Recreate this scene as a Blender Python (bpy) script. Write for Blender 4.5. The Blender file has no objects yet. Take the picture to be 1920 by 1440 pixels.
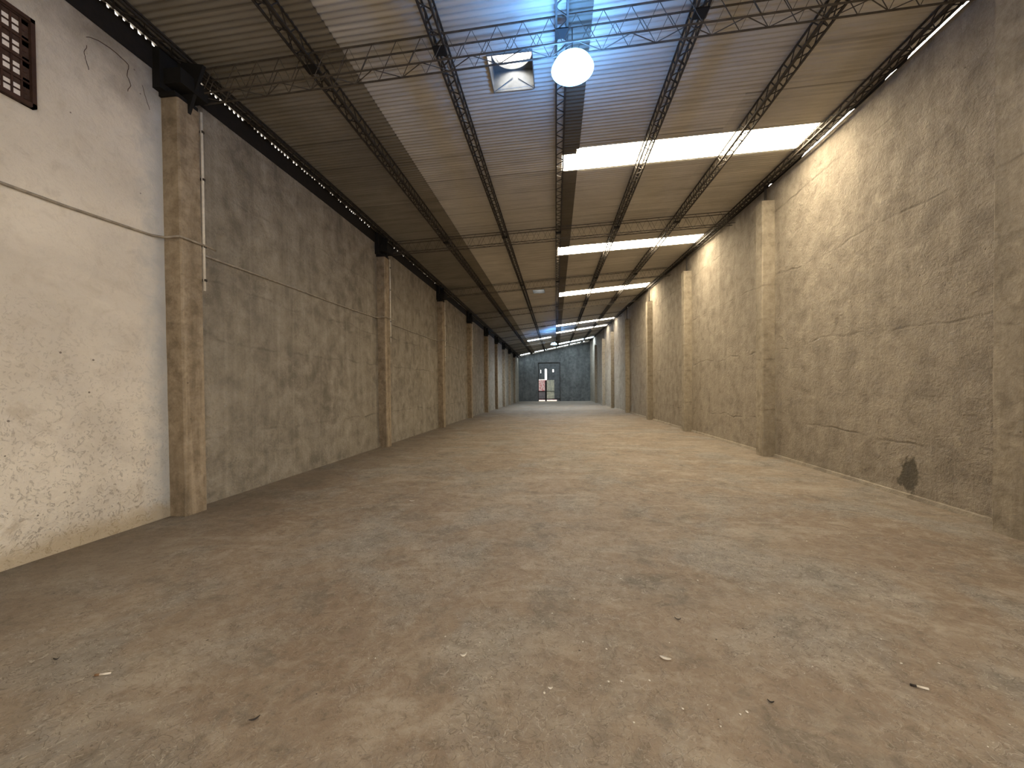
import bpy, bmesh, math, random
from mathutils import Vector, Matrix
random.seed(7)
C = bpy.context.scene.collection
SC = bpy.context.scene
PI = math.pi

# ---------------------------------------------------------------- camera
YAW, PITCH, ROLL = 0.1138, -0.0133, 0.0098
cam = bpy.data.objects.new('camera', bpy.data.cameras.new('camera'))
C.objects.link(cam); SC.camera = cam
cam.data.sensor_fit = 'HORIZONTAL'; cam.data.sensor_width = 36.0
cam.data.lens = 721.0 / 1920.0 * 36.0
cam.data.shift_y = 20.13 / 1920.0
cam.data.clip_start = 0.05; cam.data.clip_end = 300
cam.location = (0, 0, 1.5)
_M = Matrix.Rotation(YAW, 3, 'Z') @ Matrix.Rotation(PITCH, 3, 'X') @ Matrix.Rotation(PI/2, 3, 'X') @ Matrix.Rotation(-ROLL, 3, 'Z')
cam.rotation_euler = _M.to_euler()

# ---------------------------------------------------------------- sky, exposure
W = bpy.data.worlds.new('sky'); SC.world = W; W.use_nodes = True
bg = W.node_tree.nodes['Background']
bg.inputs[0].default_value = (1.0, 0.94, 0.86, 1); bg.inputs[1].default_value = 4.9
SC.view_settings.view_transform = 'Standard'; SC.view_settings.look = 'None'
SC.view_settings.exposure = 0.28; SC.view_settings.gamma = 1.0
SC.view_settings.use_curve_mapping = False

SKY_WARM = ((1.0, 0.86, 0.63), 23.5)      # fibreglass sheets in the sun, warm
SKY_COOL = ((0.70, 0.87, 1.0), 16.0)
SKY_MID = ((1.0, 0.93, 0.80), 13.0)        # weaker, more neutral sheets further down

# ---------------------------------------------------------------- layout (metres)
LT = [(-8,5.59),(3.6,5.6),(7.5,5.67),(15,5.71),(50,5.71)]
RT = [(-8,5.88),(7.5,5.9),(12,6.07),(19,6.42),(30,6.82),(34,6.98),(46,7.5),(50,7.6)]
XRT = [(-8,4.68),(10,4.68),(30,4.45),(50,4.24)]
XLT = [(-8,-4.68),(50,-4.68)]
Y0, Y1 = -7.0, 48.7
PITCHW, AMP = 0.0762, 0.009
def ip(T, y):
    if y <= T[0][0]: return T[0][1]
    for (a, b), (c, d) in zip(T, T[1:]):
        if y <= c: return b + (d-b)*(y-a)/(c-a)
    return T[-1][1]
def roofz(x, y):
    a = ip(LT, y); b = ip(RT, y)
    return a + (b-a)*(x+4.68)/9.36
def xr(y): return ip(XRT, y)
def xl(y): return ip(XLT, y)
COL_L = [4.16, 9.74, 14.95, 20.1, 25.05, 29.45, 33.6, 37.9, 42.3]
COL_R = [4.18, 8.86, 13.8, 18.9, 24.35, 30.2, 35.2, 41.3]
COLD, COLP = 0.29, 0.23
TRUSS_Y = [4.42, 10.3, 15.5, 20.8, 26.0, 31.0, 36.2, 41.2, 45.6]
PURLIN_X = [-4.49, -2.97, -1.34, 0.10, 1.62, 3.13, 4.5]

# ---------------------------------------------------------------- mesh helpers
class MB:
    def __init__(s): s.v = []; s.f = []; s.m = []; s.mi = 0
    def add(s, vs, fs):
        n = len(s.v); s.v += [tuple(v) for v in vs]
        for f in fs: s.f.append(tuple(i+n for i in f)); s.m.append(s.mi)
    def box(s, x0, x1, y0, y1, z0, z1):
        s.add([(x0,y0,z0),(x1,y0,z0),(x1,y1,z0),(x0,y1,z0),(x0,y0,z1),(x1,y0,z1),(x1,y1,z1),(x0,y1,z1)],
              [(0,3,2,1),(4,5,6,7),(0,1,5,4),(1,2,6,5),(2,3,7,6),(3,0,4,7)])
    def tube(s, pts, r, n=6, cap=True, square=False):
        pts = [Vector(p) for p in pts]; vs = []; fs = []
        prev = None
        for i, p in enumerate(pts):
            a = pts[max(i-1,0)]; b = pts[min(i+1,len(pts)-1)]
            t = (b-a); 
            if t.length < 1e-9: t = Vector((0,0,1))
            t.normalize()
            ref = Vector((0,0,1)) if abs(t.z) < 0.9 else Vector((1,0,0))
            if prev is not None:
                u = prev - t*prev.dot(t)
                if u.length < 1e-4: u = t.cross(ref)
            else: u = t.cross(ref)
            u.normalize(); w = t.cross(u); prev = u
            for k in range(n):
                an = 2*PI*(k+0.5)/n
                vs.append(p + u*math.cos(an)*r + w*math.sin(an)*r)
        for i in range(len(pts)-1):
            for k in range(n):
                a = i*n+k; b = i*n+(k+1)%n
                fs.append((a, b, b+n, a+n))
        if cap:
            fs.append(tuple(range(n-1,-1,-1))); fs.append(tuple((len(pts)-1)*n+k for k in range(n)))
        s.add(vs, fs)
    def lathe(s, prof, n=40, cx=0, cy=0, cz=0, close=False):
        vs = []; fs = []
        for r, z in prof:
            for k in range(n):
                a = 2*PI*k/n; vs.append((cx+r*math.cos(a), cy+r*math.sin(a), cz+z))
        for i in range(len(prof)-1):
            for k in range(n):
                a = i*n+k; b = i*n+(k+1)%n
                fs.append((a,b,b+n,a+n))
        s.add(vs, fs)
    def obj(s, name, mats, parent=None, smooth=False, loc=None):
        me = bpy.data.meshes.new(name); 
        vv = s.v
        if loc: vv = [(x-loc[0], y-loc[1], z-loc[2]) for x,y,z in s.v]
        me.from_pydata(vv, [], s.f); 
        if not isinstance(mats, (list,tuple)): mats = [mats]
        for m in mats: me.materials.append(m)
        me.polygons.foreach_set('material_index', s.m)
        if smooth: me.polygons.foreach_set('use_smooth', [True]*len(s.f))
        me.update()
        o = bpy.data.objects.new(name, me); C.objects.link(o)
        if parent: o.parent = parent
        elif loc: o.location = loc
        return o
def empty(name, loc=(0,0,0)):
    o = bpy.data.objects.new(name, None); C.objects.link(o); o.location = loc; o.empty_display_size = .1
    return o
def tag(o, label, cat, group=None, kind=None):
    o['label'] = label; o['category'] = cat
    if group: o['group'] = group
    if kind: o['kind'] = kind
    return o
def struct(o, label=None, cat=None):
    o['kind'] = 'structure'
    if label: o['label'] = label
    if cat: o['category'] = cat
    return o

# ---------------------------------------------------------------- materials
class NT:
    def __init__(s, name):
        s.mat = bpy.data.materials.new(name); s.mat.use_nodes = True
        s.t = s.mat.node_tree; s.b = s.t.nodes['Principled BSDF']
        s.co = s.t.nodes.new('ShaderNodeTexCoord').outputs['Object']
    def n(s, ty, **k):
        nd = s.t.nodes.new(ty)
        for a, b in k.items(): setattr(nd, a, b)
        return nd
    def l(s, a, b): s.t.links.new(a, b)
    def scale(s, sx, sy, sz, loc=(0,0,0), rot=(0,0,0)):
        m = s.n('ShaderNodeMapping'); s.l(s.co, m.inputs[0]); m.inputs['Scale'].default_value = (sx,sy,sz)
        m.inputs['Location'].default_value = loc; m.inputs['Rotation'].default_value = rot
        return m.outputs[0]
    def noise(s, sc, det=4, rough=.55, vec=None, dist=0.0):
        m = s.n('ShaderNodeTexNoise'); s.l(vec or s.co, m.inputs['Vector'])
        m.inputs['Scale'].default_value = sc; m.inputs['Detail'].default_value = det
        m.inputs['Roughness'].default_value = rough; m.inputs['Distortion'].default_value = dist
        return m.outputs[0]
    def ramp(s, f, stops):
        r = s.n('ShaderNodeValToRGB'); s.l(f, r.inputs[0]); e = r.color_ramp.elements
        while len(e) < len(stops): e.new(0.5)
        for el, (p, c) in zip(e, stops):
            el.position = p; el.color = (c,c,c,1) if isinstance(c,(int,float)) else (*c,1)
        return r.outputs[0]
    def math(s, op, a, b=None, c=None):
        m = s.n('ShaderNodeMath', operation=op)
        for i, x in enumerate((a,b,c)):
            if x is None: continue
            if isinstance(x,(int,float)): m.inputs[i].default_value = x
            else: s.l(x, m.inputs[i])
        return m.outputs[0]
    def mix(s, f, a, b, bt='MIX'):
        m = s.n('ShaderNodeMix', data_type='RGBA', blend_type=bt)
        for i, x in ((0,f),(6,a),(7,b)):
            if isinstance(x,(int,float)): m.inputs[i].default_value = x if i==0 else (x,x,x,1)
            elif isinstance(x,tuple): m.inputs[i].default_value = (*x,1)
            else: s.l(x, m.inputs[i])
        return m.outputs[2]
    def xyz(s):
        m = s.n('ShaderNodeSeparateXYZ'); s.l(s.co, m.inputs[0]); return m.outputs
    def bump(s, h, strength=.5, dist=.02, prev=None):
        b = s.n('ShaderNodeBump'); s.l(h, b.inputs['Height']); b.inputs['Strength'].default_value = strength
        b.inputs['Distance'].default_value = dist
        if prev: s.l(prev, b.inputs['Normal'])
        return b.outputs[0]
    def out(s, col, rough=.8, normal=None, metal=0, spec=.3):
        i = s.b.inputs
        if isinstance(col, tuple): i['Base Color'].default_value = (*col,1)
        else: s.l(col, i['Base Color'])
        if isinstance(rough,(int,float)): i['Roughness'].default_value = rough
        else: s.l(rough, i['Roughness'])
        i['Metallic'].default_value = metal; i['Specular IOR Level'].default_value = spec
        if normal: s.l(normal, i['Normal'])
        return s.mat

def hline(N, z, wob, z0, hw):
    """dark narrow mask around height z0 (wobbling)"""
    zz = N.math('ADD', z, wob)
    d = N.math('ABSOLUTE', N.math('SUBTRACT', zz, z0))
    return N.math('SUBTRACT', 1.0, N.math('MINIMUM', N.math('DIVIDE', d, hw), 1.0))

def mat_concrete(name, c0, c1, c2, joints=(), seams=(), stain=None, rough_scale=1.0, bump=.5, streak=.5):
    N = NT(name); X, Y, Z = N.xyz()
    big = N.noise(.55, 6, .6, dist=.4); mid = N.noise(3.2*rough_scale, 6, .62, dist=.3); fine = N.noise(26, 4, .6)
    stv = N.scale(1.0, 2.4, .22); st = N.noise(1.6, 5, .6, vec=stv, dist=.3)
    stv2 = N.scale(1.0, 7.0, .35); st2 = N.noise(1.5, 4, .6, vec=stv2)
    col = N.mix(N.ramp(big, [(.36,0),(.64,1)]), c0, c1)
    col = N.mix(N.math('MULTIPLY', N.ramp(mid, [(.42,0),(.66,1)]), .85), col, c2)
    col = N.mix(N.math('MULTIPLY', N.ramp(mid, [(.30,1),(.43,0)]), .5), col, tuple(v*.6 for v in c0))
    sm = N.math('MULTIPLY', N.ramp(st, [(.45,0),(.7,1)]), streak)
    col = N.mix(sm, col, tuple(v*.62 for v in c0))
    sm2 = N.math('MULTIPLY', N.ramp(st2, [(.52,0),(.72,1)]), streak*.6)
    col = N.mix(sm2, col, tuple(min(1, v*1.25) for v in c2))
    # small bug holes
    vo = N.n('ShaderNodeTexVoronoi'); N.l(N.co, vo.inputs['Vector']); vo.inputs['Scale'].default_value = 5.0
    pit = N.math('MULTIPLY', N.math('LESS_THAN', vo.outputs['Distance'], .05), N.math('GREATER_THAN', N.noise(2.0), .54))
    col = N.mix(N.math('MULTIPLY', pit, .7), col, tuple(v*.3 for v in c0))
    # scratchy little marks
    wv = N.noise(11, 3, .7, dist=1.8)
    pm = N.ramp(N.noise(1.3, 4, .6), [(.42,.15),(.62,1)])
    q1 = N.math('MULTIPLY', squiggle(N, 8*rough_scale, 1.2, .46, .018), pm); q2 = N.math('MULTIPLY', squiggle(N, 9*rough_scale, 1.3, .57, .02), pm)
    col = N.mix(N.math('MULTIPLY', q1, .34), col, tuple(v*.45 for v in c0))
    col = N.mix(N.math('MULTIPLY', q2, .3), col, tuple(min(1,v*1.4) for v in c2))
    col = N.mix(N.math('MULTIPLY', N.ramp(fine, [(.5,0),(.7,1)]), .25), col, tuple(v*.6 for v in c0))
    wob = N.math('MULTIPLY', N.math('SUBTRACT', N.noise(.9, 3), .5), .34)
    lm = None
    for z0 in joints:
        a = hline(N, Z, wob, z0, .028)
        lm = a if lm is None else N.math('MAXIMUM', lm, a)
    for y0 in seams:
        a = hline(N, Y, N.math('MULTIPLY', wob, .25), y0, .015)
        lm = a if lm is None else N.math('MAXIMUM', lm, a)
    if lm is not None:
        lmx = N.math('MULTIPLY', lm, N.ramp(N.noise(2.2,4), [(.42,.05),(.66,1)]))
        col = N.mix(N.math('MULTIPLY', lmx, .5), col, tuple(v*.4 for v in c0))
    if stain:
        (yy, zz, ry, rz) = stain
        a = N.math('DIVIDE', N.math('SUBTRACT', Y, yy), ry); b = N.math('DIVIDE', N.math('SUBTRACT', Z, zz), rz)
        r = N.math('SQRT', N.math('ADD', N.math('POWER', a, 2.0), N.math('POWER', b, 2.0)))
        r = N.math('ADD', r, N.math('MULTIPLY', N.math('SUBTRACT', N.noise(7,4,.6), .5), 1.7))
        m = N.ramp(r, [(.75,1),(.95,0)])
        col = N.mix(N.math('MULTIPLY', m, .8), col, (.09,.08,.06))
    h = N.math('ADD', N.math('MULTIPLY', mid, .9), N.math('MULTIPLY', fine, .22))
    h = N.math('ADD', h, N.math('MULTIPLY', wv, .3))
    if lm is not None: h = N.math('SUBTRACT', h, N.math('MULTIPLY', lmx, .22))
    return N.out(col, .88, N.bump(h, bump, .05), spec=.25)

def mat_white_wall():
    N = NT('lime_washed_plaster'); X, Y, Z = N.xyz()
    big = N.noise(.8, 6, .6, dist=.5); mid = N.noise(5.5, 6, .65, dist=.6); wv = N.noise(13, 4, .7, dist=2.0); fine = N.noise(45, 3, .6)
    col = N.mix(N.ramp(big, [(.38,0),(.64,1)]), (.66,.60,.52), (.82,.75,.65))
    col = N.mix(N.math('MULTIPLY', N.ramp(mid, [(.5,0),(.72,1)]), .4), col, (.54,.47,.38))
    # rougher, more worn towards the ground
    low = N.ramp(N.math('ADD', N.math('DIVIDE', Z, 3.2), N.math('MULTIPLY', N.math('SUBTRACT', big, .5), .5)), [(.1,1),(.75,0)])
    mk = N.ramp(wv, [(.555,0),(.61,1),(.68,0)])
    col = N.mix(N.math('MULTIPLY', mk, N.math('ADD', N.math('MULTIPLY', low, .62), .08)), col, (.15,.115,.08))
    spot = N.ramp(N.noise(2.2, 5, .7, dist=.8), [(.6,0),(.7,1)])
    col = N.mix(N.math('MULTIPLY', spot, N.math('MULTIPLY', low, .5)), col, (.30,.22,.13))
    vo = N.n('ShaderNodeTexVoronoi'); N.l(N.co, vo.inputs['Vector']); vo.inputs['Scale'].default_value = 6.0
    pit = N.math('MULTIPLY', N.math('LESS_THAN', vo.outputs['Distance'], .06), N.math('GREATER_THAN', N.noise(1.7), .52))
    col = N.mix(N.math('MULTIPLY', pit, .75), col, (.1,.07,.05))
    # bluish beside the column, ochre at the foot, darker brown under the eave
    e = N.ramp(N.math('ADD', N.math('DIVIDE', N.math('SUBTRACT', Y, 3.45), .7), N.math('MULTIPLY', N.math('SUBTRACT', mid, .5), .7)), [(.55,0),(.95,1)])
    col = N.mix(N.math('MULTIPLY', e, .65), col, (.50,.52,.52))
    ft = N.ramp(N.math('ADD', N.math('DIVIDE', Z, .3), N.math('MULTIPLY', N.math('SUBTRACT', mid, .5), 1.2)), [(.3,1),(.8,0)])
    col = N.mix(N.math('MULTIPLY', ft, .6), col, (.40,.30,.16))
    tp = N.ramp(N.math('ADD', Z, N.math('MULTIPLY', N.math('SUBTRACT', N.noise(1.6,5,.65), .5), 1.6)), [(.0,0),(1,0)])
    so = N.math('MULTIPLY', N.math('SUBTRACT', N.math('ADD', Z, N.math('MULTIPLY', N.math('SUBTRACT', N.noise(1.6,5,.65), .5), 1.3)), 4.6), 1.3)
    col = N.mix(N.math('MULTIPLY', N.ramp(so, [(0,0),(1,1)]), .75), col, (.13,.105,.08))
    h = N.math('ADD', N.math('MULTIPLY', mid, .6), N.math('MULTIPLY', fine, .2))
    h = N.math('ADD', h, N.math('MULTIPLY', wv, N.math('ADD', N.math('MULTIPLY', low, .9), .12)))
    return N.out(col, .85, N.bump(h, .5, .04), spec=.25)

def squiggle(N, sc, dist, lv, w):
    n = N.noise(sc, 2, .5, dist=dist)
    return N.math('SUBTRACT', 1.0, N.math('MINIMUM', N.math('DIVIDE', N.math('ABSOLUTE', N.math('SUBTRACT', n, lv)), w), 1.0))
def mat_floor():
    N = NT('worn_concrete_floor'); X, Y, Z = N.xyz()
    big = N.noise(.33, 7, .62, dist=.6); b2 = N.noise(.9, 6, .62, dist=.7); b3 = N.noise(2.1, 7, .7, dist=.5)
    sv = N.scale(.55, 1.7, 1, rot=(0,0,.12)); el = N.noise(1.1, 7, .7, vec=sv, dist=.6)
    mid = N.noise(9, 6, .72, dist=.8); wv = N.noise(22, 4, .7, dist=1.5); fine = N.noise(90, 3, .6)
    col = N.mix(N.ramp(big, [(.38,0),(.62,1)]), (.32,.235,.165), (.41,.325,.245))
    col = N.mix(N.ramp(b2, [(.47,0),(.62,1)]), col, (.37,.325,.275))
    col = N.mix(N.math('MULTIPLY', N.ramp(el, [(.54,0),(.66,1)]), .55), col, (.60,.52,.42))
    col = N.mix(N.math('MULTIPLY', N.ramp(el, [(.30,1),(.44,0)]), .65), col, (.20,.16,.115))
    col = N.mix(N.math('MULTIPLY', N.ramp(b3, [(.38,1),(.47,0)]), .5), col, (.20,.175,.14))
    col = N.mix(N.math('MULTIPLY', N.ramp(b3, [(.55,0),(.64,1)]), .5), col, (.55,.46,.36))
    col = N.mix(N.math('MULTIPLY', N.ramp(mid, [(.48,0),(.66,1)]), .42), col, (.56,.48,.38))
    col = N.mix(N.math('MULTIPLY', N.ramp(mid, [(.34,1),(.45,0)]), .42), col, (.18,.14,.10))
    pm = N.ramp(b2, [(.40,.25),(.58,1)])
    q1 = N.math('MULTIPLY', squiggle(N, 11, 1.2, .47, .016), pm); q2 = N.math('MULTIPLY', squiggle(N, 14, 1.4, .56, .018), pm)
    col = N.mix(N.math('MULTIPLY', q1, .62), col, (.12,.09,.06))
    col = N.mix(N.math('MULTIPLY', q2, .65), col, (.74,.65,.54))
    mk = N.ramp(wv, [(.60,0),(.64,1)]); col = N.mix(N.math('MULTIPLY', mk, .4), col, (.14,.105,.075))
    vo = N.n('ShaderNodeTexVoronoi'); N.l(N.co, vo.inputs['Vector']); vo.inputs['Scale'].default_value = 7.0
    pit = N.math('MULTIPLY', N.math('LESS_THAN', vo.outputs['Distance'], .045), N.math('GREATER_THAN', N.noise(1.3), .5))
    col = N.mix(N.math('MULTIPLY', pit, .8), col, (.06,.045,.035))
    # darker along the foot of the left wall
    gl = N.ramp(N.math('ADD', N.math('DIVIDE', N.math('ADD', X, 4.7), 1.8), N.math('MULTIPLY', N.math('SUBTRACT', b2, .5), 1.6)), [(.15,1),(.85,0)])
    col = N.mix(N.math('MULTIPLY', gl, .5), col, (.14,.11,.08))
    col = N.mix(1.0, col, (.755,.765,.77), 'MULTIPLY')
    h = N.math('ADD', N.math('MULTIPLY', mid, .5), N.math('ADD', N.math('MULTIPLY', fine, .2), N.math('MULTIPLY', wv, .4)))
    h = N.math('ADD', h, N.math('MULTIPLY', N.math('SUBTRACT', q2, q1), .12))
    return N.out(col, N.ramp(b2, [(.3,.62),(.7,.85)]), N.bump(h, .6, .03), spec=.3)

def mat_roof(name, a, b, dirt):
    N = NT(name); X, Y, Z = N.xyz()
    big = N.noise(.6, 6, .6, dist=.5); sv = N.scale(.35, 5, 1); st = N.noise(1.8, 5, .65, vec=sv)
    sv2 = N.scale(.5, 11, 1); st2 = N.noise(1.2, 3, .6, vec=sv2)
    col = N.mix(N.ramp(big, [(.38,0),(.64,1)]), a, b)
    col = N.mix(N.math('MULTIPLY', N.ramp(st, [(.5,0),(.68,1)]), .55), col, dirt)
    col = N.mix(N.math('MULTIPLY', N.ramp(st2, [(.35,1),(.5,0)]), .35), col, tuple(v*1.25 for v in b))
    # one tint per sheet (cover width 0.76 m) and a dark lap line
    sh = N.math('FLOOR', N.math('DIVIDE', Y, .762)); bx = N.math('FLOOR', N.math('DIVIDE', N.math('ADD', X, 2.57), 2.7))
    wn = N.n('ShaderNodeTexWhiteNoise', noise_dimensions='2D'); cb = N.n('ShaderNodeCombineXYZ')
    N.l(sh, cb.inputs[0]); N.l(bx, cb.inputs[1]); N.l(cb.outputs[0], wn.inputs['Vector'])
    col = N.mix(N.math('MULTIPLY', wn.outputs['Value'], .35), col, tuple(v*.72 for v in a))
    fr = N.math('FRACT', N.math('DIVIDE', Y, .762))
    ln = N.math('MULTIPLY', N.math('LESS_THAN', fr, .045), N.math('MULTIPLY', wn.outputs['Value'], .6))
    col = N.mix(ln, col, tuple(v*.4 for v in dirt))
    return N.out(col, .6, N.bump(N.noise(30,3), .15, .01), metal=.15, spec=.4)

def mat_plain(name, c, rough=.7, metal=0, spec=.4, var=.25, sc=12, bump=.15):
    N = NT(name); n = N.noise(sc, 5, .6)
    col = N.mix(N.ramp(n, [(.35,0),(.65,1)]), tuple(v*(1-var) for v in c), tuple(min(1,v*(1+var)) for v in c))
    return N.out(col, rough, N.bump(n, bump, .01), metal, spec)
def mat_emit(name, c, s):
    N = NT(name); n = N.noise(6, 3)
    i = N.b.inputs
    i['Base Color'].default_value = (.75,.72,.65,1)
    N.l(N.mix(N.ramp(n, [(.3,0),(.7,1)]), tuple(v*.9 for v in c), c), i['Emission Color'])
    i['Emission Strength'].default_value = s; i['Roughness'].default_value = .6
    return N.mat

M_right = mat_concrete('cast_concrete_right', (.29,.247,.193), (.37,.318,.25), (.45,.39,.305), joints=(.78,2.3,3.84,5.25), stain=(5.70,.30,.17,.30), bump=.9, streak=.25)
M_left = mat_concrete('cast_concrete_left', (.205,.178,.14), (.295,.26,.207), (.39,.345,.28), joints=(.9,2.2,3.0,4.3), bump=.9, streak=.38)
M_end = mat_concrete('cast_concrete_end', (.12,.125,.12), (.16,.165,.16), (.22,.22,.21), joints=(2.75,), bump=.6, streak=.8)
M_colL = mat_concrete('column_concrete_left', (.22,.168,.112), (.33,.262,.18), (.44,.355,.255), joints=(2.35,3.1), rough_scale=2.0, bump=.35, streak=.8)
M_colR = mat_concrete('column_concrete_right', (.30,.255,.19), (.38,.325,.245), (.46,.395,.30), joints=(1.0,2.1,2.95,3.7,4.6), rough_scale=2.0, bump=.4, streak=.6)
M_white = mat_white_wall()
M_floor = mat_floor()
M_roof = mat_roof('galvanised_roof_sheet_haze', (.47,.44,.38), (.60,.565,.49), (.31,.275,.22))  # paler than the bare sheet, rooflight haze painted into the colour
M_roofleft = mat_roof('galvanised_roof_sheet_dim', (.21,.192,.16), (.29,.265,.22), (.135,.115,.085))  # left-hand copy kept darker, without the painted haze
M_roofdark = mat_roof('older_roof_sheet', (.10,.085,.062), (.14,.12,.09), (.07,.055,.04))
M_rooflap = mat_roof('lapped_roof_sheet', (.19,.165,.12), (.25,.22,.165), (.12,.095,.06))
M_steel = mat_plain('grimy_steel', (.045,.037,.03), .6, .3)
M_truss = mat_plain('painted_truss_steel', (.085,.072,.058), .6, .2)
M_rust = mat_plain('rusty_dark_steel', (.012,.009,.007), .8)
M_bracket = mat_plain('black_steel', (.006,.005,.004), .8)
M_conduit = mat_plain('painted_conduit', (.33,.28,.22), .5)
M_pvc = mat_plain('white_pvc', (.72,.66,.56), .45, var=.12)
M_window = mat_plain('rusty_window_frame', (.055,.026,.018), .8)
M_brick = mat_plain('dark_clay_block', (.07,.04,.03), .9, sc=30, bump=.5)
M_galv = mat_plain('shiny_galvanised', (.20,.21,.21), .35, .6, sc=4)
M_gate = mat_plain('grey_gate_sheet', (.14,.145,.145), .6, .2, sc=3)
M_ply = mat_plain('plywood_sheet', (.68,.63,.47), .7, sc=3)
M_skyw = mat_emit('fibreglass_rooflight', *SKY_WARM)
M_skym = mat_emit('fibreglass_rooflight_dim', *SKY_MID)
M_skyc = mat_emit('fibreglass_rooflight_cool', *SKY_COOL)

# ---------------------------------------------------------------- floor
b = MB(); b.box(-6.2, 6.2, Y0-.3, Y1+2.6, -.3, 0)
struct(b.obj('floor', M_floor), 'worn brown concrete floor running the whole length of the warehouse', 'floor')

# ---------------------------------------------------------------- side walls
def wall_top_l(y): return roofz(xl(y), y) - .27
def wall_top_r(y): return roofz(xr(y), y) - .055
SD0, SD1, SDZ = -6.6, -1.0, 4.2      # wide side doorway added behind the camera, unseen, to light the foreground
def side_wall(name, X, top, sgn, mats, split, door=False):
    m = MB(); ys = sorted(set([Y0-.2] + [round(Y0+.8*k, 3) for k in range(0, 70)] + [split, Y1+.15, SD0, SD1]))
    ys = [y for y in ys if y <= Y1+.15]
    for y0, y1 in zip(ys, ys[1:]):
        m.mi = 0 if y1 <= split+.001 else 1
        for q in (0,):
            a0, a1 = X(y0), X(y1); o = sgn*.16
            z0, z1 = top(y0), top(y1)
            zb = SDZ if door and SD0-.001 <= y0 and y1 <= SD1+.001 else -.1
            V = [(a0,y0,-.1),(a1,y1,-.1),(a1,y1,z1),(a0,y0,z0),(a0+o,y0,-.1),(a1+o,y1,-.1),(a1+o,y1,z1),(a0+o,y0,z0)]
            V = [(x_, y_, zb if z_ == -.1 else z_) for x_, y_, z_ in V]
            m.add(V, [(0,1,2,3),(4,7,6,5),(3,2,6,7)] + ([(0,4,5,1)] if zb > 0 else []))
    return m.obj(name, mats)
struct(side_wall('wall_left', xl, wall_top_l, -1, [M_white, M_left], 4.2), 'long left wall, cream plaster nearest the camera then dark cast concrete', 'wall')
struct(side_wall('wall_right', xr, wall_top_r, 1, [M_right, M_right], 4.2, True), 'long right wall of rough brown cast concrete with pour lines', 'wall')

# thin raised curb along the foot of the right wall
m = MB()
ys = [SD1 + k*1.0 for k in range(51)]
for y0, y1 in zip(ys, ys[1:]):
    a, c = xr(y0), xr(y1)
    m.add([(a-.035,y0,0),(c-.035,y1,0),(c-.02,y1,.05),(a-.02,y0,.05),(a,y0,.06),(c,y1,.06)], [(0,1,2,3),(3,2,5,4)])
struct(m.obj('baseboard_right', M_right), 'low rounded concrete curb along the foot of the right wall', 'curb')

# ---------------------------------------------------------------- corrugated roof with rooflight openings
# (x0, x1, y0, y1, material, label)
SKY = [
 (0.41, 4.42, 7.00, 7.19, 'w'), (0.15, 4.42, 7.19, 7.69, 'w'),
 (0.10, 4.40, 12.05, 12.80, 'w'), (0.20, 4.34, 18.40, 19.25, 'w'),
 (0.05, 4.34, 28.80, 29.60, 'w'), (0.05, 4.36, 32.9, 33.75, 'w'),
 (0.40, 4.36, 43.4, 44.7, 'c'), (-2.8, -0.42, 35.4, 36.1, 'c'),
 (0.10, 1.90, 0.2, 0.85, 'w'), (0.10, 4.40, -4.6, -3.9, 'w')]  # last two strips added out of view to light the foreground
VENTS = [(-0.83, -0.27, 4.86, 5.45), (-1.0, -0.48, 17.3, 17.9), (-1.1, -0.72, 28.1, 28.6), (-1.65, -1.05, 38.6, 40.0)]
END_GAPS = [(-4.36,-3.05,47.3,47.75), (-2.92,-2.1,47.4,47.6), (-2.05,-1.2,47.3,47.7), (-1.0,0.9,47.5,47.65), (1.0,2.45,47.4,47.7), (2.6,3.5,47.5,47.62)]
ROWS = 6
dy = PITCHW/ROWS
def snap(y): return Y0 + round((y-Y0)/dy)*dy
holes = [(a,b_,snap(c),snap(d)) for a,b_,c,d,*_ in SKY] + [(a,b_,snap(c),snap(d)) for a,b_,c,d in VENTS] + [(a,b_,snap(c),snap(d)) for a,b_,c,d in END_GAPS]
xs = sorted(set([-4.68, -2.95, -2.57, 0.17, 0.45] + [round(v,3) for h in holes for v in h[:2]] + [-3.8, -1.9, 1.2, 2.1, 3.2]))
def wave(y): return AMP*math.sin(2*PI*y/PITCHW)
def grid_sheet(m, xs, y0, y1, dz=0.0, skip=None, lastx=None, mats=None):
    n = int(round((y1-y0)/dy)); base = len(m.v); nx = len(xs)
    for i in range(n+1):
        y = y0+i*dy; w = wave(y)
        for x in xs:
            xx = min(x, xr(y)) if lastx and x == xs[-1] else x
            m.v.append((xx, y, roofz(xx,y)+w+dz))
    for i in range(n):
        yc = y0+(i+.5)*dy
        sk = [h for h in (skip or []) if h[2] < yc < h[3]]
        for j in range(nx-1):
            xc = (xs[j]+xs[j+1])/2
            if any(h[0]-1e-4 < xc < h[1]+1e-4 for h in sk): continue
            a = base+i*nx+j
            m.f.append((a, a+nx, a+nx+1, a+1)); m.m.append(mats(xc) if mats else 0)
m = MB()
xs_r = xs + [4.68]
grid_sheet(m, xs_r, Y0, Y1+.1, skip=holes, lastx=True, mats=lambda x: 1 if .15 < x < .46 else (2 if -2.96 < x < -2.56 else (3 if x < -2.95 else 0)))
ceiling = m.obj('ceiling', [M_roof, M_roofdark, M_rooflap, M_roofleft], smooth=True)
struct(ceiling, 'low pitched roof of corrugated grey metal sheets with translucent strips let in', 'ceiling')
# sheet ends overlapping below the main sheets
m = MB()
grid_sheet(m, [-2.95, -2.57], Y0, Y1-1, dz=-.014)
m2 = m.obj('sheet_overlap', M_rooflap, parent=ceiling, smooth=True)
m = MB()
for (c, d) in ((Y0, 6.99), (7.7, 12.04), (12.82, 18.4), (19.3, 28.0)):
    grid_sheet(m, [.17, .45], snap(c), snap(d), dz=-.014)
m.obj('sheet_overlap', M_roofdark, parent=ceiling, smooth=True)

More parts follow.
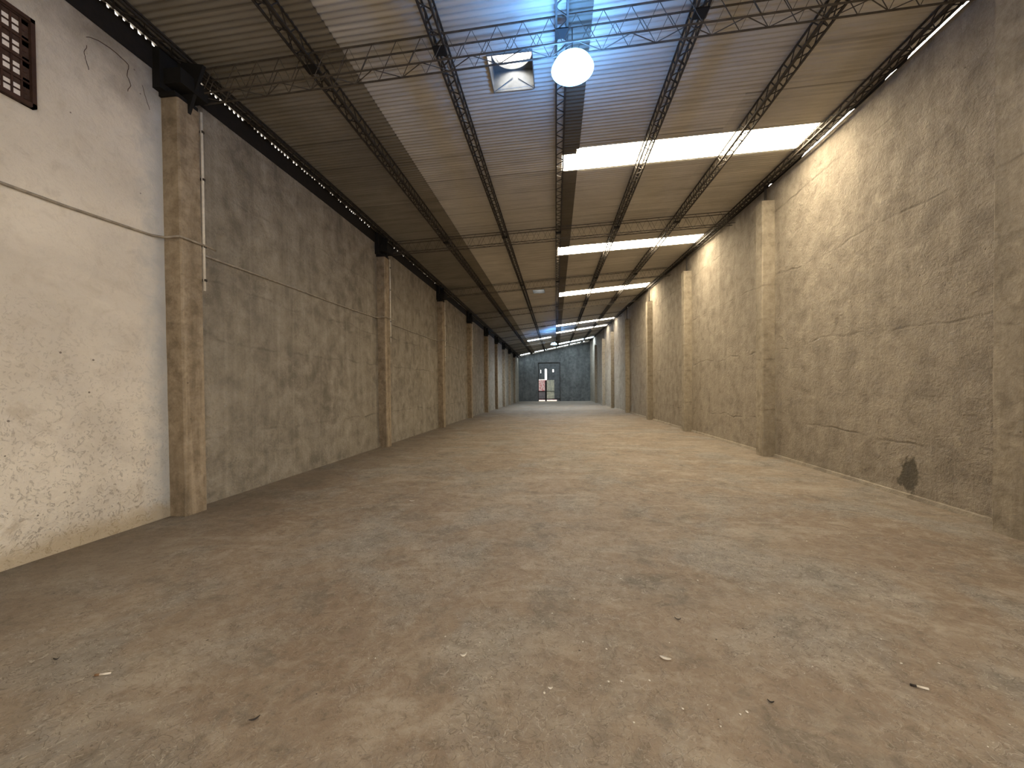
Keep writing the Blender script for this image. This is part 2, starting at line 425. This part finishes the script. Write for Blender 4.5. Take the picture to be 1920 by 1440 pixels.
ORD = ['nearest the camera','second','third','fourth','fifth','sixth','seventh','eighth','ninth']
# rooflights
def rooflight(rects, mat, label, group='translucent roof strips'):
    m = MB()
    for (a, b_, c, d) in rects: 
        k = max(2, int((b_-a)/1.0)+1)
        grid_sheet(m, [a+(b_-a)*i/(k-1) for i in range(k)], snap(c), snap(d))
    x, y, z = m.v[0]
    o = m.obj('rooflight', mat, smooth=True, loc=(x, y, z))
    return tag(o, label, 'skylight', group)
rooflight([SKY[0][:4], SKY[1][:4]], M_skyw, 'broad glaring rooflight strip nearest the camera, notched at its left end')
rooflight([SKY[2][:4]], M_skyw, 'second glaring rooflight strip from the camera, on the right half of the roof')
rooflight([SKY[3][:4]], M_skyw, 'third rooflight strip from the camera, level with the small bright vent')
rooflight([SKY[4][:4]], M_skym, 'thin rooflight strip, upper of the close pair far down the roof')
rooflight([SKY[5][:4]], M_skym, 'thin rooflight strip, lower of the close pair far down the roof')
rooflight([SKY[6][:4]], M_skyc, 'cool white rooflight strip just right of the far lamp')
rooflight([SKY[8][:4]], M_skyw, 'added rooflight strip above the camera, unseen, lighting the foreground')
rooflight([SKY[9][:4]], M_skyw, 'added rooflight strip behind the camera, unseen, lighting the foreground')
rooflight([(-2.8,-2.3,35.4,36.1),(-2.18,-1.5,35.4,36.1),(-1.45,-.42,35.4,36.1)], M_skyc, 'broken cool rooflight strip on the left half of the roof, above the far vent')
for (a,b_,c,d), l in zip(END_GAPS, ['leftmost','second from left','third from left','long middle','fifth from left','thin rightmost']):
    rooflight([(a,b_,c,d)], M_skyc, 'short bright rooflight patch above the end wall, %s of the row' % l, 'bright patches above the end wall')

# ---------------------------------------------------------------- eave flashings (leave daylight holes)
m = MB()
prev = None
rnd = random.Random(3)
gapn = {}; y = Y0; run = 0
while y < Y1:
    k = math.floor((y-Y0)/PITCHW)
    if k not in gapn:
        if y < 2.4: p = .12
        elif y < 3.05: p = .35
        elif y < 7.4: p = .86
        elif y < 9.5: p = .5
        elif y < 14: p = .35
        elif y < 21: p = .15
        else: p = .0
        gapn[k] = rnd.uniform(.55, 1.0) if rnd.random() < p else 0
    ph = ((y-Y0)/PITCHW) % 1.0
    x = xl(y); closed = roofz(x,y)+.015
    op = gapn[k] > 0 and abs(ph-.28) < .27*gapn[k]
    top = roofz(x,y)-.030*gapn[k] if op else closed
    bot = wall_top_l(y)-.03
    cur = len(m.v); m.v += [(x+.012,y,bot),(x+.012,y,top),(x+.004,y,top),(x+.004,y,bot)]
    if prev is not None:
        p = prev
        for q in ((0,1),(1,2),(2,3)):
            m.f.append((p+q[0],cur+q[0],cur+q[1],p+q[1])); m.m.append(0)
    prev = cur; y += PITCHW/8
fl = struct(m.obj('trim_1', M_rust), 'rusty steel flashing along the left eave, coloured black for the beam shade, pricked by daylight', 'flashing')  # near-black colour carries the shade on the eave beam
# right flashing: hangs from the roof, lifted off the wall top in a few places
m = MB(); prev = None
GAPS = [(4.93,5.75,.05),(5.9,6.1,.02),(6.65,7.95,.045),(8.95,9.1,.05),(24.7,25.0,.07),(27.3,27.5,.05),(3.9,4.85,.04)]
i = 0; y = Y0
while y < Y1+.1:
    x = xr(y); g = -.02
    for a, c, w in GAPS:
        if a < y < c: g = w*min(1, (y-a)/.12, (c-y)/.12)*(.75+.25*math.sin(y*41)+.2*math.sin(y*97))
    top = roofz(x,y)+.03; bot = wall_top_r(y)+g
    cur = len(m.v); m.v += [(x-.012,y,bot),(x-.012,y,top),(x-.004,y,top),(x-.004,y,bot)]
    if prev is not None:
        for q in ((0,1),(1,2),(2,3),(3,0)):
            m.f.append((prev+q[0],prev+q[1],cur+q[1],cur+q[0])); m.m.append(0)
    prev = cur; y += .03
struct(m.obj('trim_2', M_rust), 'dark flashing along the right eave with thin slits of daylight', 'flashing')

# ---------------------------------------------------------------- end wall and gate
GX0, GX1, GZ = -2.15, 0.50, 4.82
m = MB()
xL, xR_ = -4.7, xr(Y1)+.05
def ew(x0, x1, z0, z1f):
    V = [(x0,Y1,z0),(x1,Y1,z0),(x1,Y1,z1f(x1)),(x0,Y1,z1f(x0)),(x0,Y1+.2,z0),(x1,Y1+.2,z0),(x1,Y1+.2,z1f(x1)),(x0,Y1+.2,z1f(x0))]
    m.add(V, [(0,1,2,3),(4,7,6,5),(3,2,6,7),(1,5,6,2),(0,3,7,4),(0,4,5,1)])
rt = lambda x: roofz(x, Y1)-.02
ew(xL, GX0, -.05, rt); ew(GX1, xR_, -.05, rt); ew(GX0, GX1, GZ, rt)
struct(m.obj('wall_end', M_end), 'dark grey concrete end wall far down the hall', 'wall')
# gate: rusty steel doors with daylight round the leaves
g = empty('door_1', (-.82, Y1+.03, 0)); struct(g, 'tall grey sheet gate in the end wall with daylight under and between its leaves', 'gate')
gl = (-.82, Y1+.03, 0)
def gp(name, boxes, mat):
    mm = MB()
    for q in boxes: mm.box(*q)
    mm.v = [(x-gl[0], y-gl[1], z-gl[2]) for x,y,z in mm.v]
    return mm.obj(name, mat, parent=g)
yg0, yg1 = Y1+.04, Y1+.08
gp('upper_sheet', [(GX0,-1.92,yg0,yg1,2.72,GZ),(-1.86,-1.36,yg0,yg1,2.72,GZ),(-1.92,-1.86,yg0,yg1,2.72,3.55),(-1.92,-1.86,yg0,yg1,3.95,GZ)], M_gate)
gp('upper_sheet', [(-1.14,-.40,yg0,yg1,2.66,GZ),(-.26,GX1,yg0,yg1,2.66,GZ),(-.40,-.26,yg0,yg1,2.66,3.65),(-.40,-.26,yg0,yg1,4.0,GZ),(-1.36,-1.14,yg0,yg1,4.06,GZ)], M_gate)
gp('leaf_panel', [(-1.14,-.20,yg0,yg1,.30,2.66)], M_ply)['label'] = 'pale plywood coloured leaf panel'
gp('leaf_panel', [(-.20,GX1,yg0,yg1,.30,2.66)], M_gate)
gp('centre_post', [(-1.36,-1.14,yg0-.03,yg1,0.0,2.60)], M_rust)
gp('kick_rail', [(GX0,GX1,yg0-.02,yg0,.22,.32)], M_rust)
gp('door_rail', [(GX0,-1.36,yg0-.01,yg1,1.18,1.30),(-1.14,-.20,yg0-.02,yg0,1.2,1.27)], M_rust)
gp('frame', [(GX0-.06,GX0,yg0-.08,yg0,0,GZ+.06),(GX1,GX1+.06,yg0-.08,yg0,0,GZ+.06),(GX0-.06,GX1+.06,yg0-.08,yg0,GZ,GZ+.06)], M_steel)
gp('lower_sheet', [(GX0,-1.36,yg0,yg1,.32,1.18)], mat_plain('faded_pink_sheet', (.30,.25,.25), .7, sc=3))
gp('threshold', [(.1,GX1,yg0,yg1,.0,.3)], M_gate)
# what stands outside, seen through the open upper half of the left leaf
N = NT('red_and_pink_render'); X_,Y_,Z_ = N.xyz()
nn = N.noise(4.5, 4, .7, dist=.6)
mo = N.out(N.mix(N.ramp(nn, [(.50,0),(.54,1)]), (.15,.125,.13), (.12,.035,.04)), .8)
m = MB(); m.box(-6, 5, Y1+6.0, Y1+6.2, -.3, 2.85)
struct(m.obj('wall_outside', mo), 'pale pink and red wall outside, glimpsed through the end gate', 'wall')

m = MB(); m.box(-12, 12, Y1+2.6, Y1+20, -.3, -.02)
struct(m.obj('ground_outside', mat_plain('pale_yard', (.62,.6,.56), .9, sc=2)), 'pale yard outside the end gate', 'ground')

# ---------------------------------------------------------------- wall behind the camera, with an unseen doorway added for light
m = MB()
DX0, DX1, DZ = 2.9, 3.9, 2.1
def bw(x0,x1,z0,z1f):
    V = [(x0,Y0-.2,z0),(x1,Y0-.2,z0),(x1,Y0-.2,z1f(x1)),(x0,Y0-.2,z1f(x0)),(x0,Y0,z0),(x1,Y0,z0),(x1,Y0,z1f(x1)),(x0,Y0,z1f(x0))]
    m.add(V, [(0,1,2,3),(4,7,6,5),(3,2,6,7),(1,5,6,2),(0,3,7,4),(0,4,5,1)])
rb = lambda x: roofz(x, Y0)-.02
bw(-4.85, DX0, 0, rb); bw(DX1, 4.85, 0, rb); bw(DX0, DX1, DZ, rb)
struct(m.obj('wall_back', M_left), 'concrete wall behind the camera with an open doorway added for light', 'wall')
pl = bpy.data.lights.new('added_doorway_daylight', 'AREA'); pl.shape = 'RECTANGLE'; pl.size = DX1-DX0; pl.size_y = DZ
pl.cycles.is_portal = True
po = bpy.data.objects.new('added_doorway_daylight', pl); C.objects.link(po); po.location = ((DX0+DX1)/2, Y0-.1, DZ/2)
po.rotation_euler = (PI/2, 0, 0)
pl = bpy.data.lights.new('added_side_daylight', 'AREA'); pl.shape = 'RECTANGLE'; pl.size = SD1-SD0; pl.size_y = SDZ  # portal of the added side opening
pl.cycles.is_portal = True
po = bpy.data.objects.new('added_side_daylight', pl); C.objects.link(po); po.location = (4.78, (SD0+SD1)/2, SDZ/2)
po.rotation_euler = (PI/2, 0, PI/2)

# ---------------------------------------------------------------- columns
def column(side, i, y):
    if side == 'L': xw = xl(y+.15); x0, x1 = xw-.02, xw+.22; top = 5.04 + .0*i
    else: xw = xr(y+.15); x0, x1 = xw-.25, xw+.02; top = min(5.5 + max(0, i-2)*.12, wall_top_r(y)-.2)
    cx = (x0+x1)/2; cy = y+COLD/2
    r = empty('concrete_column', (cx, cy, 0))
    m = MB()
    # slightly uneven shaft with chamfered arrises
    c = .018; hx, hy = (x1-x0)/2, COLD/2
    ring = [(-hx+c,-hy),(hx-c,-hy),(hx,-hy+c),(hx,hy-c),(hx-c,hy),(-hx+c,hy),(-hx,hy-c),(-hx,-hy+c)]
    nz = 14; rr = random.Random(i*7+(side=='R')*50)
    for k in range(nz+1):
        z = top*k/nz
        for (a, d) in ring: m.v.append((a+rr.uniform(-.003,.003), d+rr.uniform(-.003,.003), z))
    for k in range(nz):
        for j in range(8):
            a = k*8+j; e = k*8+(j+1)%8; m.f.append((a,e,e+8,a+8)); m.m.append(0)
    m.f.append(tuple(nz*8+j for j in range(8))); m.m.append(0)
    m.f.append(tuple(range(7,-1,-1))); m.m.append(0)
    m.obj('shaft', M_colL if side=='L' else M_colR, parent=r)
    rz = roofz(cx, cy)
    m = MB()
    if side == 'L':
        # steel seat on the column head and a gusset reaching into the hall
        m.box(-hx, hx-.005, -hy-.03, hy-.02, top, top+.05)
        m.box(-hx, -hx+.12, -hy-.1, hy-.02, top+.05, rz-.06)
        m.add([(-hx+.1,-.02,rz-.05),(hx+.22,-.02,rz-.12),(hx-.02,-.02,top-.16),(-hx+.1,-.02,top),(-hx+.1,.02,rz-.05),(hx+.22,.02,rz-.12),(hx-.02,.02,top-.16),(-hx+.1,.02,top)],
              [(0,1,2,3),(7,6,5,4),(0,4,5,1),(1,5,6,2),(2,6,7,3),(3,7,4,0)]) if i < 1 else m.box(-hx, hx+.02, -.03, .03, top, rz-.12)
        m.box(-hx-.02, hx+.1, -hy-.05, hy+.02, top+.12, top+.30)
        m.obj('steel_bracket', M_bracket, parent=r)
    else:
        m.box(-.02, .02, -.02, .02, top, rz-.06)
        m.box(-hx+.03, hx-.03, -hy+.03, hy-.03, top, top+.02)
        m.obj('steel_stub', M_steel, parent=r)
    return r
WL = ['nearest the camera, rising beside the cream plaster', 'second from the camera', 'third from the camera','fourth from the camera','fifth from the camera','sixth from the camera','seventh from the camera','eighth from the camera','farthest, beside the end wall']
WR = ['nearest the camera, cut by the photo edge','second from the camera, its top edge clear below the eave','third from the camera','fourth from the camera','fifth from the camera','sixth from the camera','seventh from the camera','farthest, near the end wall']
for i, y in enumerate(COL_L):
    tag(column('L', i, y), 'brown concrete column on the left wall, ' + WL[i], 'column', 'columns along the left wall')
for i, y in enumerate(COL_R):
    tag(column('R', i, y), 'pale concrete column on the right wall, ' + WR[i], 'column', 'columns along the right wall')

# ---------------------------------------------------------------- lattice purlins
def sub(m, o): m.v = [(x-o[0],y-o[1],z-o[2]) for x,y,z in m.v]; return m
def purlin(i, x):
    ya, yb = -1.5, Y1-.1
    w = .062; h = {0:.045, 6:.085}.get(i, .14)
    xo = lambda y: x if i < 6 else min(x, xr(y)-.12)
    o = (x, 4.0, roofz(x, 4.0)-.02)
    r = empty('lattice_purlin', o)
    ys = [ya + 1.2*k for k in range(int((yb-ya)/1.2)+1)] + [yb]
    T = lambda y, sx: (xo(y)+sx*w, y, roofz(xo(y)+sx*w, y)-AMP-.014)
    B = lambda y, sx: (xo(y)+sx*w, y, roofz(xo(y)+sx*w, y)-AMP-.014-h)
    for f, sx in ((T,-1),(T,1),(B,-1),(B,1)):
        m = MB(); m.tube([f(y,sx) for y in ys], .014 if f is T else .016, 4)
        sub(m, o).obj('chord', M_steel, parent=r)
    st = .15
    n = int((yb-ya)/st)
    def wave_path(pa, pb, ph):
        pts = []; q = 4
        for k in range(n*q):
            y = ya + st*k/q; t = .5-.5*math.cos(PI*(k/q+ph))
            a = Vector(pa(y)); b_ = Vector(pb(y)); pts.append(a.lerp(b_, t))
        return pts
    for pa, pb, ph in ((lambda y: B(y,-1), lambda y: B(y,1), 0), (lambda y: T(y,-1), lambda y: B(y,-1), .5), (lambda y: T(y,1), lambda y: B(y,1), .3)):
        m = MB(); m.tube(wave_path(pa, pb, ph), .0075, 4)
        sub(m, o).obj('bent_rod_web', M_steel, parent=r)
    return r
PN = ['tight under the left eave','second from the left wall','third from the left wall','middle one, beside the dark sheet strip','third from the right wall','second from the right wall','tight under the right eave']
for i, x in enumerate(PURLIN_X):
    tag(purlin(i, x), 'long steel lattice purlin under the roof, ' + PN[i], 'purlin', 'lattice purlins running the length of the roof')

# ---------------------------------------------------------------- cross trusses
def truss(i, y):
    xa, xb = xl(y)+.14, xr(y)-.16
    wy = .17; D = .36; o = (0, y, roofz(0, y)-.1)
    r = empty('roof_truss', o)
    top = lambda x, yy: (x, yy, roofz(x, yy)-.06)
    bot = lambda x, yy: (x, yy, roofz(x, yy)-.06-D+.06)
    for f in (top, bot):
        for yy in (y, y+wy):
            m = MB(); m.tube([f(xa+(xb-xa)*k/6, yy) for k in range(7)], .0105, 4)
            sub(m, o).obj('chord', M_truss, parent=r)
    st = .15; n = int((xb-xa)/st)
    for yy, ph in ((y,0),(y+wy,1)):
        m = MB(); pts = []
        for k in range(n+1):
            x = xa+k*st; pts.append(top(x,yy) if (k+ph)%2 == 0 else bot(x,yy))
        m.tube(pts, .0062, 4)
        sub(m, o).obj('bent_rod_web', M_truss, parent=r)
    m = MB(); st = .3
    pts = [bot(xa+k*st, y if k%2==0 else y+wy) for k in range(int((xb-xa)/st)+1)]
    m.tube(pts, .0055, 4); sub(m, o).obj('bottom_lacing', M_truss, parent=r)
    for px in PURLIN_X[1:-1]:
        m = MB(); z = roofz(px, y)
        m.box(px-.075, px+.075, y+.02, y+.15, z-.185, z-.17)
        sub(m, o).obj('cleat', M_bracket, parent=r)
    return r
TN = ['nearest the camera, crossing the square vent','second from the camera','third from the camera','fourth from the camera','fifth from the camera','sixth from the camera','seventh from the camera','eighth from the camera','farthest, near the end wall']
for i, y in enumerate(TRUSS_Y):
    tag(truss(i, y), 'slim steel lattice truss spanning the roof, ' + TN[i], 'truss', 'lattice trusses crossing the roof')

# ---------------------------------------------------------------- roof ventilators (square box, round throat open to the sky)
def vent(i, x0, x1, y0, y1, label):
    cx, cy = (x0+x1)/2, (y0+y1)/2; z = roofz(cx, cy)
    hx, hy = (x1-x0)/2, (y1-y0)/2; r = empty('roof_ventilator', (cx, cy, z))
    H = .26; lo = -.05
    zl = roofz(x0, cy)-z; zr = roofz(x1, cy)-z
    m = MB(); t = .012
    m.box(-hx-t,-hx,-hy-t,hy+t,lo+zl+.02,H); m.box(hx,hx+t,-hy-t,hy+t,lo+zr+.02,H); 
    m.box(-hx,hx,-hy-t,-hy,lo+.02,H); m.box(-hx,hx,hy,hy+t,lo+.02,H)
    # diagonal stiffening creases of the far side
    m.tube([(-hx,hy-.002,lo+.03),(-.02,hy-.012,H*.55)],.006,4); m.tube([(hx,hy-.002,lo+.03),(.06,hy-.012,H*.5)],.006,4)
    m.obj('box', M_galv, parent=r)
    # top plate with a round hole
    m = MB(); n = 40; R = min(hx,hy)*.97
    for k in range(n):
        a = 2*PI*k/n; c, s_ = math.cos(a), math.sin(a); q = 1/max(abs(c),abs(s_))
        m.v.append((c*R, s_*R, H-.01)); m.v.append((c*q*hx, s_*q*hy, H-.01))
    for k in range(n):
        a = 2*k; b_ = 2*((k+1)%n); m.f.append((a, a+1, b_+1, b_)); m.m.append(0)
    m.obj('throat_plate', M_galv, parent=r)
    m = MB(); m.lathe([(R,-.01),(R,.05)], 40, cz=H); m.obj('throat_ring', M_galv, parent=r, smooth=True)
    return tag(r, label, 'ventilator', 'roof ventilators')
for q, l in zip(enumerate(VENTS), ['square metal roof ventilator with a glowing round throat, nearest the camera','small bright ventilator opening left of the third rooflight strip','tiny ventilator opening far along the roof, left of the close pair of rooflights','far square ventilator left of the distant lamp']):
    vent(q[0], *q[1], l)

# ---------------------------------------------------------------- lamps
def lamp(loc, R, power, label, glow):
    r = empty('high_bay_lamp', loc)
    prof = [(R+.010,0),(R,.0),(R*.98,.03),(R*.88,.07),(R*.70,.105),(R*.48,.13),(R*.26,.14)]
    inner = [(max(a-.006,.01), z+.002) for a, z in prof[1:]]
    N = NT('lamp_shade_blue_glow'); i = N.b.inputs; i['Base Color'].default_value = (.75,.82,.95,1); i['Roughness'].default_value = .3
    i['Emission Color'].default_value = (.13,.40,1,1); i['Emission Strength'].default_value = glow  # shade given its own blue glow to tint the ceiling
    m = MB(); m.lathe(prof, 48); m.obj('lamp_shade', N.mat, parent=r, smooth=True)
    N = NT('lamp_reflector'); i = N.b.inputs; i['Base Color'].default_value = (.9,.93,.97,1); i['Roughness'].default_value = .35
    i['Emission Color'].default_value = (.85,.93,1,1); i['Emission Strength'].default_value = 1.4
    m = MB(); m.lathe(inner, 48); m.lathe([(.001,.135),(R*.28,.135)], 48); m.obj('reflector', N.mat, parent=r, smooth=True)
    N = NT('lamp_bulb'); i = N.b.inputs; i['Emission Color'].default_value = (.72,.87,1,1); i['Emission Strength'].default_value = power
    m = MB(); m.lathe([(.001,.015),(.03,.02),(.05,.04),(.055,.065),(.045,.09),(.03,.11),(.028,.13)], 24); m.obj('bulb', N.mat, parent=r, smooth=True)
    m = MB(); m.lathe([(R*.22,.135),(R*.22,.16),(.03,.18),(.028,.21),(.001,.21)], 24); m.obj('gear_housing', M_steel, parent=r, smooth=True)
    top = roofz(loc[0], loc[1]+.05)-.2-loc[2]
    m = MB(); m.tube([(0,0,.2),(0,0,max(.24,top)),(0,.06,max(.26,top+.03))], .006, 6); m.obj('hook', M_steel, parent=r)
    return tag(r, label, 'lamp', 'hanging high bay lamps')
lamp((.215, 4.44, 5.10), .225, 90.0, 'dazzling round high bay lamp hanging from the nearest truss', 90.0)
lamp((-.13, 31.2, 5.1), .22, 5000.0, 'distant dazzling blue-white lamp hanging near the end of the hall', 150.0)

# ---------------------------------------------------------------- conduits on the left wall
CZ = [(-8,3.27),(2.8,3.29),(4.7,3.36),(9.8,3.42),(15,3.47),(22,3.56),(30,3.66),(45,3.8)]
def conduit(i, pts, couplings, label):
    o = pts[len(pts)//2]
    r = empty('wall_conduit', o)
    m = MB(); m.tube(pts, .0135, 8); sub(m, o).obj('pipe', M_conduit, parent=r, smooth=True)
    for (y, x) in couplings:
        m = MB(); m.tube([(x, y-.035, ip(CZ,y)),(x, y+.035, ip(CZ,y+.07))], .0195, 8)
        sub(m, o).obj('coupling', M_conduit, parent=r, smooth=True)
    return tag(r, label, 'conduit', 'conduit runs along the left wall')
XW, XC = -4.665, -4.44
cz = lambda y: ip(CZ, y)
CN = ['across the cream plaster and round the first column','between the first and second columns','between the second and third columns','between the third and fourth columns','between the fourth and fifth columns','between the fifth and sixth columns']
for i in range(6):
    yc = COL_L[i]; ys = Y0+.2 if i == 0 else COL_L[i-1]+COLD+.02
    dz = 0 if i == 0 else -.02
    pts = [(XW, ys, cz(ys)+dz)]
    k = ys+1
    while k < yc-.35: pts.append((XW, k, cz(k)+dz + .004*math.sin(k*3))); k += 1
    pts += [(XW, yc-.16, cz(yc)), (XW+.05, yc-.05, cz(yc)+.015), (XC-.01, yc-.02, cz(yc)+.03), (XC, yc+.03, cz(yc)+.03), (XC, yc+.32, cz(yc)+.035), (XC, yc+.46, cz(yc)+.03)]
    cp = [(yc-2.3, XW)] + ([(yc-4.4, XW), (1.9, XW)] if i == 0 else [(yc-.5, XW)])
    conduit(i, pts, cp, 'pale conduit pipe on the left wall, ' + CN[i])

# white pipes clipped to the far corner of the left columns
for i, (zb, lab) in enumerate([(2.8,'white plastic pipe down the first left column, stopping below the conduit'),(2.82,'white plastic pipe on the second left column'),(2.7,'white plastic pipe on the third left column'),(2.75,'white plastic pipe on the fourth left column'),(2.5,'white plastic pipe on the fifth left column')]):
    y = COL_L[i]+COLD+.012; o = (-4.455, y, zb)
    r = empty('drop_pipe', o)
    m = MB(); m.tube([(0,0,0),(0,0,.8),(.004,0,1.5),(0,0,5.06-zb)], .016, 8); m.obj('pipe', M_pvc, parent=r, smooth=True)
    for z in (.12, .55, 1.4, 2.0):
        m = MB(); m.box(-.02,.02,-.012,.022,z,z+.03); m.obj('clip', M_steel, parent=r)
    tag(r, lab, 'pipe', 'white pipes on the left columns')

# ---------------------------------------------------------------- window grille high on the left wall
WX = xl(2.9); wy0, wy1, wz0, wz1 = 1.75, 3.0, 4.07, 4.86
g = empty('window_1', (WX, (wy0+wy1)/2, wz0)); struct(g, 'rusty barred window high on the cream left wall at the photo edge', 'window')
o = (WX, (wy0+wy1)/2, wz0)
def wp(name, boxes, mat):
    mm = MB()
    for q in boxes: mm.box(*q)
    return sub(mm, o).obj(name, mat, parent=g)
wp('frame', [(WX-.01,WX+.05,wy0,wy1,wz0,wz0+.035),(WX-.01,WX+.05,wy0,wy1,wz1-.035,wz1),(WX-.01,WX+.05,wy1-.03,wy1,wz0,wz1),(WX-.01,WX+.05,wy0,wy0+.03,wz0,wz1)], M_window)
rowz = [wz0+.055+.183*k for k in range(4)]
bands = [(WX,WX+.02,wy0,wy1,z+.10,z+.183) for z in rowz[:-1]] + [(WX,WX+.02,wy0,wy1,wz0+.03,wz0+.055),(WX,WX+.02,wy0,wy1,rowz[3]+.105,wz1-.03),(WX,WX+.02,wy1-.085,wy1-.03,wz0,wz1)]
wp('block_band', bands, M_brick)
bars = []
y = wy1-.085
while y > wy0: bars.append((WX+.018,WX+.03,y-.006,y+.006,wz0,wz1)); y -= .062
for z in rowz: bars.append((WX+.016,WX+.026,wy0,wy1-.05,z+.045,z+.056))
for z in rowz: bars.append((WX+.018,WX+.036,wy0,wy1,z+.14,z+.152))
wp('bars', bars, M_window)
N = NT('backlit_pane'); i = N.b.inputs; i['Base Color'].default_value = (.6,.53,.47,1); i['Emission Color'].default_value = (1,.86,.76,1); i['Emission Strength'].default_value = .13  # outside daylight put into the pane as pale colour and faint glow
wp('pane', [(WX+.004,WX+.010,wy0+.02,wy1-.08,wz0+.02,wz1-.03)], N.mat)

# ---------------------------------------------------------------- cobweb strands and cracks beside the first column
def strand(pts, rad, label):
    pts = [tuple(Vector(a).lerp(Vector(b_), t/4)+Vector((random.uniform(-.006,.006), random.uniform(-.006,.006)))) for a, b_ in zip(pts, pts[1:]) for t in range(4)] + [pts[-1]]
    # pts given as (y, z) on the left wall
    P = [(-4.674, y, z) for y, z in pts]; o = P[0]
    m = MB(); m.tube(P, rad, 4); ob = sub(m, o).obj('cobweb_strand', M_window); ob.location = o
    return tag(ob, label, 'cobweb', 'dusty strands on the cream wall')
strand([(3.42,5.02),(3.40,4.93),(3.41,4.85),(3.43,4.78)], .0022, 'short dark dusty strand on the cream wall, leftmost of the four')
strand([(3.42,5.10),(3.52,5.16),(3.66,5.17),(3.80,5.14)], .003, 'dark curved dusty streak arching over the hanging strands')
strand([(3.80,5.14),(3.79,5.00),(3.82,4.93),(3.79,4.84)], .0025, 'dusty strand hanging from the end of the arched streak')
strand([(3.94,5.02),(3.98,4.92),(4.02,4.80)], .002, 'thin dusty strand nearest the first column')

# ---------------------------------------------------------------- litter on the floor
M_paper = mat_plain('pale_scrap', (.72,.66,.58), .8); M_cork = mat_plain('brown_tip', (.25,.14,.07), .8); M_leaf = mat_plain('dark_leaf', (.03,.022,.018), .7); M_bits = mat_plain('white_grit', (.75,.70,.62), .8)
def butt(x, y, rz, L, label, tip=True):
    r = empty('cigarette_butt', (x, y, .006)); r.rotation_euler = (0,0,rz)
    m = MB(); m.tube([(-L/2,0,0),(L/2,0,0)], .0055, 8); m.obj('paper', M_paper, parent=r, smooth=True)
    m = MB(); m.tube([(-L/2-.022,0,0),(-L/2,0,0)], .0057, 8); m.obj('filter', M_cork if tip else M_leaf, parent=r, smooth=True)
    return tag(r, label, 'litter')
butt(-2.40, 1.77, .3, .05, 'white and brown stub lying on the floor at lower left')
butt(1.79, 2.10, -.35, .045, 'bright white stub with a dark end on the floor at lower right', False)
def flake(x, y, rz, a, b_, mat, name, label, cat, curl=.01):
    m = MB(); n = 8
    V = []; 
    for k in range(n+1):
        t = k/n*2-1; w = b_*math.sqrt(max(0,1-t*t*.96)); z = .002+curl*(t*t)
        V += [(a*t, -w, z+.003), (a*t, 0, z), (a*t, w, z+.004), (a*t, 0, z+.004)]
    F = []
    for k in range(n):
        p = 4*k
        F += [(p,p+1,p+5,p+4),(p+1,p+2,p+6,p+5),(p+2,p+3,p+7,p+6),(p+3,p,p+4,p+7)]
    F += [(0,3,2,1),(4*n,4*n+1,4*n+2,4*n+3)]
    m.add(V, F); o = m.obj(name, mat, smooth=True); o.location = (x,y,.001); o.rotation_euler = (0,0,rz)
    return tag(o, label, cat)
flake(-1.38, 1.59, .75, .022, .006, M_leaf, 'dry_leaf', 'small dark curled leaf on the floor at lower left of centre', 'leaf')
flake(.59, 2.19, -.35, .030, .013, M_paper, 'paper_scrap', 'pale torn paper scrap on the floor right of centre', 'litter', .004)
flake(-.53, 2.10, .5, .020, .010, M_paper, 'paper_scrap', 'crumpled whitish scrap on the floor left of centre', 'litter', .012)
flake(-.04, 1.91, .1, .012, .006, M_paper, 'paper_scrap', 'tiny bright paper scrap on the floor at bottom centre', 'litter', .006)
flake(-1.95, 5.0, .1, .035, .014, M_paper, 'paper_scrap', 'white scrap on the mid floor, left of centre', 'litter', .008)
flake(-2.81, 1.84, .4, .014, .006, M_leaf, 'dry_leaf', 'tiny dark leaf on the floor near the lower left edge', 'leaf')
flake(1.0, 1.93, -.4, .014, .006, M_leaf, 'dry_leaf', 'tiny dark leaf among grit at lower right', 'leaf')
flake(.77, 2.57, -.3, .020, .006, M_leaf, 'dry_leaf', 'thin dark leaf right of centre, behind the pale paper scrap', 'leaf')
rnd = random.Random(11)
gm = None
for k in range(90):
    y = 1.75 + 6.5*rnd.random()**1.6; x = rnd.uniform(-.55, 1.0)*y*1.05
    x = max(-4.2, min(4.3, x)); s_ = rnd.uniform(.4, 1.0)*(1+.06*y)
    if gm is None:
        bm = bmesh.new(); bmesh.ops.create_icosphere(bm, subdivisions=1, radius=.0055)
        for v in bm.verts: v.co = Vector((v.co.x*rnd.uniform(.7,1.5), v.co.y*rnd.uniform(.6,1.2), v.co.z*.55+.003))
        gm = bpy.data.meshes.new('chip'); bm.to_mesh(gm); bm.free(); gm.materials.append(M_bits)
    o = bpy.data.objects.new('plaster_chip', gm); C.objects.link(o); o.location = (x, y, 0); o.scale = (s_, s_, s_); o.rotation_euler = (0,0,rnd.uniform(0,6))
    tag(o, 'tiny white plaster chip scattered on the brown floor', 'chip', 'plaster chips scattered on the floor')
